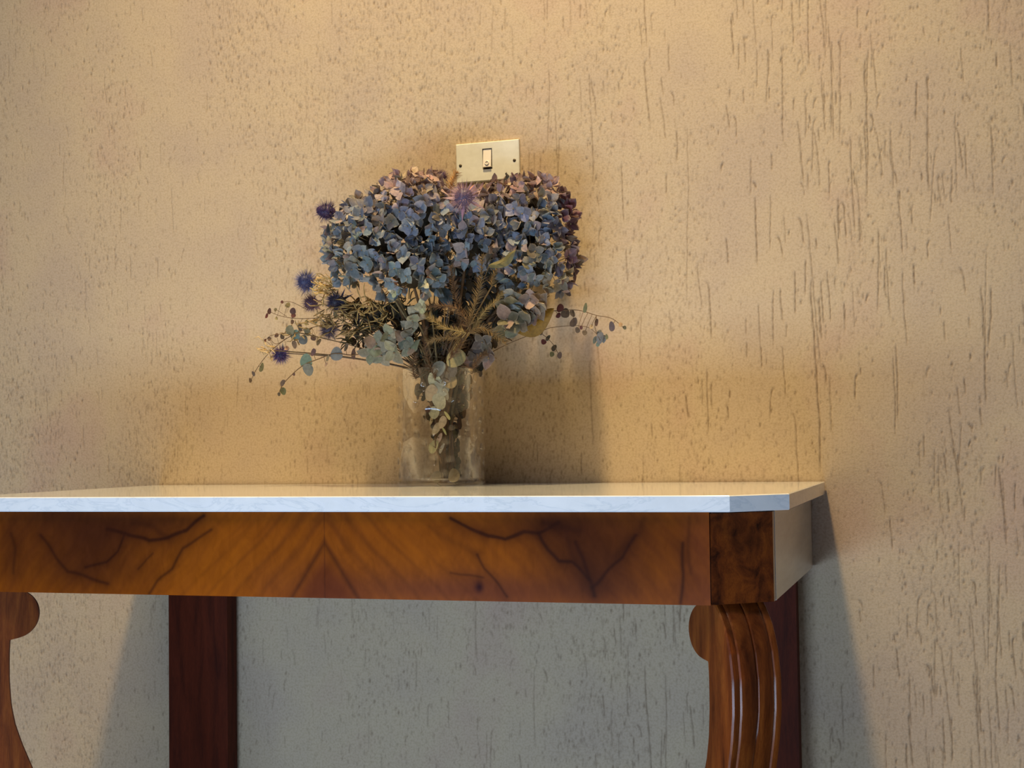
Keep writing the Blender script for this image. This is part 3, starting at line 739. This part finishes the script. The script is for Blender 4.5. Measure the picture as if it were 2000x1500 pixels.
def branch(name, lab, cat, path, Yt, leaves, seed, rad=.0011, tcol=srgb(104, 80, 54), lcol=None, group=None, side=(), feet=True):
    """leaves: px, py, size px, colour[, aspect]; side: extra twig polylines"""
    r = random.Random(seed); P_ = twig_path(path, Yt)
    if feet: low = bundle_path(P_[0], seed); root = empty(name, low[0])
    else: low = []; root = empty(name, P_[0])
    tag(root, lab, cat, group)
    mb = MB(); full_ = low[:-1] + P_ if feet else P_
    mb.tube(full_, [rad * (1.25 - .7 * i / len(full_)) for i in range(len(full_))], 5)
    for s in side: q = twig_path(s, Yt); mb.tube(q, [rad * .6] * len(q), 4)
    for lf in leaves:                                # petioles
        p = at(lf[0], lf[1], Yt); near = min(P_, key=lambda v: (v - p).length)
        if (near - p).length > .004: mb.tube([near, near.lerp(p, .6) + Vector((0, -.001, .001)), p], [rad * .5] * 3, 4)
    mb.build('stem', M['twig'], root, color=tcol)
    for lf in leaves:
        p = at(lf[0], lf[1], Yt + r.uniform(-.006, .004)); n = Vector((r.uniform(-.35, .45), -1, r.uniform(-.3, .45)))
        c_ = tuple(v * r.uniform(.85, 1.15) for v in lf[3]); asp = lf[4] if len(lf) > 4 else .92
        disc_leaf(root, p, n, Vector((r.uniform(-.6, .6), 0, 1)), lf[2] / 1190.0, c_, asp, r.uniform(-.25, .25))
    return root
eu, euD, buff, oliv, taup, redb = srgb(116, 124, 118), srgb(98, 104, 98), srgb(188, 160, 110), srgb(120, 112, 78), srgb(96, 78, 64), srgb(98, 58, 50)
branch('eucalyptus_branch', 'eucalyptus branch with round grey-green leaves arching down to the lower left', 'branch',
       [(740, 655), (700, 692), (655, 690), (625, 700), (590, 715), (560, 742), (550, 755)], -.19,
       [(657, 692, 28, eu), (598, 706, 30, eu), (602, 722, 26, eu, .8), (612, 688, 17, taup, .6), (552, 748, 15, taup, .6), (553, 764, 16, oliv), (574, 731, 7, taup), (545, 770, 8, taup), (637, 712, 10, buff, .5), (690, 692, 22, taup, .45), (676, 678, 18, taup, .4), (640, 700, 14, srgb(150, 130, 96), .5)], 501, .0012)
branch('budding_twig', 'thin twig with dark dry buds running down to the lowest left tip', 'twig',
       [(700, 620), (640, 632), (580, 650), (535, 680), (505, 715), (489, 745)], -.175,
       [(511, 718, 20, oliv, .55), (495, 730, 11, taup, .6), (489, 743, 12, taup, .6), (566, 645, 24, euD, .75), (577, 655, 22, eu, .9), (592, 664, 20, euD), (575, 673, 17, oliv, .8), (551, 657, 13, taup), (540, 655, 10, taup), (526, 662, 9, taup), (518, 665, 7, redb), (560, 680, 10, buff), (530, 700, 12, buff, .5), (600, 648, 18, oliv, .7), (612, 660, 14, taup, .8), (586, 640, 15, taup, .7), (622, 668, 15, oliv, .7)], 502, .0009,
       side=([(580, 650), (555, 652), (530, 655), (518, 665)], [(560, 660), (540, 672), (527, 662)]))
branch('budding_twig', 'twig with reddish buds above the others at the far left', 'twig',
       [(690, 610), (630, 620), (580, 622), (548, 617), (530, 610)], -.16,
       [(526, 608, 13, redb, .7), (521, 617, 11, redb, .7), (538, 605, 8, oliv), (540, 622, 7, buff), (572, 608, 14, redb), (573, 616, 11, redb), (562, 596, 12, oliv), (551, 590, 7, redb), (571, 629, 10, taup), (598, 630, 13, buff, .6), (615, 628, 11, oliv), (585, 636, 10, taup), (640, 626, 14, buff, .6), (655, 616, 16, srgb(140, 122, 90), .6)], 503, .0008,
       side=([(600, 605), (570, 590), (551, 590)], [(560, 618), (540, 605)]))
branch('budding_twig', 'brown twig with few small leaves sticking out right of the bouquet', 'twig',
       [(1040, 612), (1085, 607), (1130, 606), (1165, 616), (1195, 622), (1218, 640)], -.11,
       [(1094, 602, 18, redb, .8), (1104, 612, 20, taup, .9), (1090, 616, 12, redb), (1118, 612, 16, taup, .7), (1143, 602, 20, oliv, .4), (1120, 630, 20, taup, .7), (1165, 630, 15, taup, .5), (1195, 638, 20, srgb(104, 84, 84), .6), (1155, 638, 11, buff, .7), (1212, 634, 9, buff), (1220, 640, 8, oliv), (1128, 645, 12, taup), (1142, 650, 11, taup), (1135, 640, 8, redb)], 504, .0009, side=([(1165, 616), (1162, 640), (1172, 665)],))
branch('leafy_sprig', 'small grey-green leaf tuft hanging from the right-hand twig tip', 'branch',
       [(1075, 640), (1120, 636), (1150, 640), (1168, 655)], -.105, [(1172, 660, 24, eu, .6), (1162, 664, 16, euD, .5), (1180, 662, 17, eu, .5), (1170, 650, 15, euD, .6), (1185, 658, 11, oliv, .6), (1168, 672, 13, eu, .6)], 505, .0007)
branch('budding_twig', 'short dark-leaved twig below the yellow leaf, close to the wall', 'twig',
       [(1030, 640), (1058, 652), (1080, 672), (1092, 695)], -.085, [(1056, 647, 16, taup, .7), (1070, 660, 14, taup, .6), (1062, 668, 12, redb), (1082, 680, 15, taup, .7), (1093, 694, 14, taup, .7), (1078, 692, 11, oliv)], 506, .0008)
pale = srgb(176, 172, 140); paleg = srgb(150, 152, 130); palew = srgb(190, 184, 164)
branch('eucalyptus_branch', 'eucalyptus stem with pale overlapping leaves standing inside the glass vase', 'branch',
       [(862, 905), (850, 865), (855, 820), (852, 790), (862, 750), (880, 700)], -.19,
       [(890, 700, 42, srgb(140, 136, 96)), (876, 728, 40, srgb(136, 134, 98)), (856, 720, 34, paleg), (880, 745, 32, srgb(138, 132, 96)), (848, 742, 30, palew, .9), (863, 757, 34, palew), (842, 768, 34, pale, .8), (858, 784, 34, palew, .8), (870, 770, 24, pale, .6), (848, 806, 26, palew), (842, 822, 18, pale, .4), (864, 825, 26, palew, .6), (852, 838, 26, palew, .6), (874, 812, 20, pale, .35), (868, 842, 18, pale, .3), (858, 856, 22, palew, .45), (846, 872, 30, pale, .75), (862, 876, 22, palew, .35), (836, 800, 15, taup)], 507, .0011, feet=False)
# fallen leaves on the vase floor
for k_, (px, py, sz, lab) in enumerate(((853, 932, 24, 'pale grey leaf lying inside the vase bottom, the left one of two'), (887, 930, 28, 'pale grey leaf at the foot of the stems, the right one of two'))):
    p = at(px, py, -.185); root = empty('fallen_leaf', p); lf = disc_leaf(root, p, Vector((.1, -1, .3)), Vector((0, 0, 1)), sz / 1190., srgb(118, 108, 88), .85, .4)
    mb = MB(); mb.tube([p + Vector((0, .001, -.009)), p + Vector((.002, .001, -.012)), p + Vector((.005, .004, -.014))], .0006, 5); mb.build('petiole', M['twig'], root, color=oliv)
    tag(root, lab, 'leaf')

# dark leaf sprays that close the heart of the bouquet and the neck of the vase
def spray(lab, ribs, Yt, cnt, seed, cols, smin=15, smax=30, asp=(.35, .75)):
    r = random.Random(seed); lv = []
    for k_ in range(cnt):
        t = r.random() * (len(ribs) - 1); i = int(t); t -= i
        (xa, ya, wa), (xb, yb, wb) = ribs[i], ribs[i + 1]
        lv.append((xa + (xb - xa) * t + r.uniform(-1, 1) * (wa + (wb - wa) * t), ya + (yb - ya) * t + r.uniform(-8, 8), r.uniform(smin, smax), r.choice(cols), r.uniform(*asp)))
    branch('leaf_spray', lab, 'foliage', [(x, y) for x, y, w_ in ribs], Yt, lv, seed, .0013, srgb(70, 54, 38), feet=ribs[0][1] < 720)
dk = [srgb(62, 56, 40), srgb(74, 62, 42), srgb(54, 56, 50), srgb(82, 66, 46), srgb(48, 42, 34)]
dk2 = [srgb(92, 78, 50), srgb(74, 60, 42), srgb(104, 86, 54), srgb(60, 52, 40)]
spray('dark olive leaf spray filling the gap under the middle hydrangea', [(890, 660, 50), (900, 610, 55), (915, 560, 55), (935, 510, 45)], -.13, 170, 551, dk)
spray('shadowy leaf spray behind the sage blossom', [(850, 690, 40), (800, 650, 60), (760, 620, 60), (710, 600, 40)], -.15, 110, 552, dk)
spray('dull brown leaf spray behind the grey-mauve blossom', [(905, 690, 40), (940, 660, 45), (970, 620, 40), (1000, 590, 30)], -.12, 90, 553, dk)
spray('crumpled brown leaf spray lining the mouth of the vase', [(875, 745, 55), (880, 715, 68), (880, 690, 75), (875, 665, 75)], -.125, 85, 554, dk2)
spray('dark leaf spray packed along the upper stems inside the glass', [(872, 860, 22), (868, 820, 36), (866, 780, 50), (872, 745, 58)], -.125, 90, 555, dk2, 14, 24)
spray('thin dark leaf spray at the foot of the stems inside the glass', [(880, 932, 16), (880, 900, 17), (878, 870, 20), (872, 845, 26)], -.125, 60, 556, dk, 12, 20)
spray('brown leafy wisp low on the left edge of the bouquet', [(740, 690, 30), (715, 660, 35), (695, 635, 30)], -.15, 26, 557, dk2, 12, 22)

# golden yellow leaf, boat-shaped
def big_leaf(px0, py0, px1, py1, Yt, w_, col, lab, bend=.25, seed=601):
    a_, b_ = at(px0, py0, Yt), at(px1, py1, Yt - .01); ax_ = b_ - a_; L = ax_.length; x = ax_.normalized(); n = Vector((.05, -1, .25)).normalized(); y = n.cross(x).normalized(); n = x.cross(y)
    root = empty('dried_leaf', bundle_path(a_, seed)[0]); tag(root, lab, 'leaf'); add_stem(root, a_, seed, .0012, .0009)
    vs, fs = [], []
    for i in range(13):
        s = i / 12; wd = w_ * math.sin(math.pi * (.04 + .94 * s)) ** .75
        for j in range(7):
            q = j / 6 * 2 - 1; vs.append(a_ + x * L * s + y * (wd * q - bend * L * math.sin(math.pi * s)) + n * (-.35 * wd * abs(q) + .002 * math.sin(s * 9 + q)))
    for i in range(12):
        for j in range(6): k_ = i * 7 + j; fs.append((k_, k_ + 7, k_ + 8, k_ + 1))
    mb = MB(); mb.add(vs, fs); o = mb.build('leaf_blade', M['leaf'], root, color=col)
    mb = MB(); mb.tube([a_ + x * L * s - y * bend * L * math.sin(math.pi * s) + n * .0006 for s in np.linspace(0, 1, 9)], [.0007 * (1.2 - s) for s in np.linspace(0, 1, 9)], 4); mb.build('midrib', M['twig'], root, color=tuple(c_ * .8 for c_ in col))
big_leaf(990, 630, 1082, 604, -.125, .021, srgb(140, 108, 40), 'yellow-gold dried leaf curving under the faded blossom head', .17)
big_leaf(955, 520, 1008, 488, -.235, .008, srgb(120, 112, 72), 'narrow olive leaf with a cream tip between the two hydrangea clusters', .12, 602)
big_leaf(880, 600, 850, 560, -.19, .012, srgb(70, 84, 90), 'dark slate leaf hidden behind the brown plumes', .1, 603)
big_leaf(985, 352, 990, 336, -.17, .004, srgb(92, 80, 60), 'tiny pointed leaf tip sticking up in front of the switch plate', .1, 604)

# feathery brown plumes
def plume(path, Yt, nl, col, lab, seed, dens=1.0):
    r = random.Random(seed); P_ = twig_path(path, Yt); low = bundle_path(P_[0], seed); root = empty('feathery_plume', low[0]); tag(root, lab, 'dried plant', 'brown feathery plumes in the bouquet')
    mb = MB(); mb.tube(low[:-1] + P_, [.0013] * (len(low) - 1) + [.0012 - .0008 * i / len(P_) for i in range(len(P_))], 5); mb.build('stem', M['twig'], root, color=tuple(c_ * .9 for c_ in col))
    mb = MB(); n_ = int(len(P_) * 16 * dens)
    for k_ in range(n_):
        s = (k_ + .5) / n_ * (len(P_) - 1); i = int(s); p = P_[i].lerp(P_[i + 1], s - i); t = (P_[i + 1] - P_[i]).normalized()
        a_ = r.uniform(0, math.tau); u_ = t.cross(Vector((0, 1, 0))).normalized(); v_ = t.cross(u_); o_ = u_ * math.cos(a_) + v_ * math.sin(a_) * .8
        L = nl / 1190 * r.uniform(.6, 1.15) * (1 - .45 * s / len(P_)); q = p + (t * .75 + o_).normalized() * L
        mb.cone(p, q, .00055, 3)
    o = mb.build('needles', M['twig'], root, smooth=False, color=col); o['kind'] = 'stuff'
br1, br2, br3 = srgb(128, 104, 66), srgb(104, 78, 52), srgb(146, 124, 76)
plume([(915, 640), (930, 590), (940, 545), (942, 500)], -.235, 24, br1, 'tallest feathery plume standing upright in the gap between the hydrangea clusters', 701)
plume([(920, 640), (895, 605), (865, 598), (835, 598)], -.235, 22, br2, 'feathery brown plume pointing left from the centre of the bouquet', 702)
plume([(925, 640), (945, 610), (968, 588), (982, 572)], -.23, 16, br3, 'olive-brown plume slanting up to the right below the dusty blue head', 703)
plume([(915, 650), (940, 640), (970, 655), (988, 668)], -.235, 22, br1, 'feathery plume drooping right over the taupe blossom', 704)
plume([(910, 650), (870, 640), (845, 625), (832, 615)], -.24, 20, br3, 'olive plume low on the left behind the cream blossom', 705)
plume([(905, 620), (890, 580), (885, 550), (880, 520)], -.22, 20, br2, 'dark brown plume rising beneath the middle hydrangea', 706)
plume([(850, 740), (835, 700), (828, 665), (830, 640)], -.21, 20, br2, 'brown plume climbing the left side of the stem bundle', 707)
plume([(880, 700), (900, 670), (905, 640), (900, 610)], -.225, 24, br2, 'dense dark plume at the heart of the bouquet', 708)
plume([(960, 560), (968, 530), (985, 505)], -.20, 16, br1, 'short plume against the dark gap left of the right-hand cluster', 709)
plume([(812, 740), (805, 715), (812, 690)], -.20, 16, br2, 'short brown plume at the left rim of the vase', 710)
plume([(880, 372), (884, 352), (892, 338)], -.21, 26, srgb(180, 130, 70), 'golden bristly sprig just left of the switch plate bottom corner', 711, .7)
plume([(925, 720), (935, 700), (950, 690)], -.20, 16, br2, 'dark plume at the right rim of the vase', 712)
plume([(905, 660), (860, 660), (835, 668)], -.225, 18, br1, 'low brown plume left of the stem bundle above the vase', 713)

# straw-like dry grass tufts low at the left
def grass(px, py, lab, seed, n_=26, spread=42, col=srgb(196, 164, 104), L=44, Yt=-.18, dirx=-.7):
    r = random.Random(seed); c_ = at(px, py, Yt); root = empty('dry_grass', bundle_path(c_, seed)[0]); tag(root, lab, 'dried plant', 'tufts of dry grass in the bouquet'); add_stem(root, c_, seed, .0012, .0009)
    mb = MB()
    for k_ in range(n_):
        p = at(px + r.uniform(-spread, spread) * .5, py + r.uniform(-spread, spread) * .35, Yt + r.uniform(-.01, .02))
        d = Vector((dirx + r.uniform(-.7, .7), r.uniform(-.3, .2), r.uniform(-.5, .7))).normalized(); l_ = L / 1190 * r.uniform(.4, 1)
        cv = Vector((r.uniform(-1, 1), r.uniform(-.5, .5), r.uniform(-1, 1))).cross(d).normalized() * l_ * r.uniform(.1, .55)
        mb.tube([p, p + d * l_ * .35 + cv * .7, p + d * l_ * .7 + cv, p + d * l_ * .95 + cv * .2], [.0009, .0014, .0012, .0004], 4)
    o = mb.build('blades', M['leaf'], root, color=col); o['kind'] = 'stuff'
grass(640, 560, 'curling straw tuft right behind the bright blue thistle', 801, 34, 44, srgb(220, 186, 120))
grass(726, 612, 'straw-coloured tuft under the left hydrangea', 802, 60, 78, srgb(206, 170, 104), dirx=-.2)
grass(660, 622, 'buff seedy tuft among the twigs at the left', 803, 60, 84, srgb(160, 134, 88))
grass(585, 650, 'sparse buff tuft near the outer left twigs', 804, 16, 50, srgb(160, 136, 92), 26)
grass(525, 684, 'pale straw wisps beside the drooping purple thistle', 805, 12, 30, srgb(214, 186, 136), 30)
grass(710, 650, 'dark olive tuft behind the sage blossom', 806, 40, 70, srgb(84, 76, 50), 50, -.16, 0)
grass(860, 690, 'olive-brown tuft packed at the neck of the vase', 807, 60, 90, srgb(92, 76, 48), 56, -.16, 0)
grass(930, 650, 'brown tuft behind the plumes over the vase', 808, 60, 90, srgb(84, 64, 42), 50, -.14, 0)
grass(780, 610, 'shadowed olive tuft between teal hydrangea and sage blossom', 809, 50, 80, srgb(80, 74, 50), 50, -.16, 0)

# bare stems that fill the bundle
for k_ in range(34):
    r = random.Random(900 + k_); top = at(r.uniform(810, 950), r.uniform(600, 690), r.uniform(-.17, -.08)); pts = bundle_path(top, 900 + k_)
    mb = MB(); mb.tube(pts, [.0030 * r.uniform(.7, 1.25) for _ in pts], 6)
    o = mb.build('bare_twig', M['twig'], None, origin=pts[0], color=tuple(c_ * r.uniform(.7, 1.2) for c_ in srgb(88, 68, 48)))
    tag(o, 'bare brown twig in the dense bundle inside the glass vase', 'twig', 'bare twigs bundled in the vase')
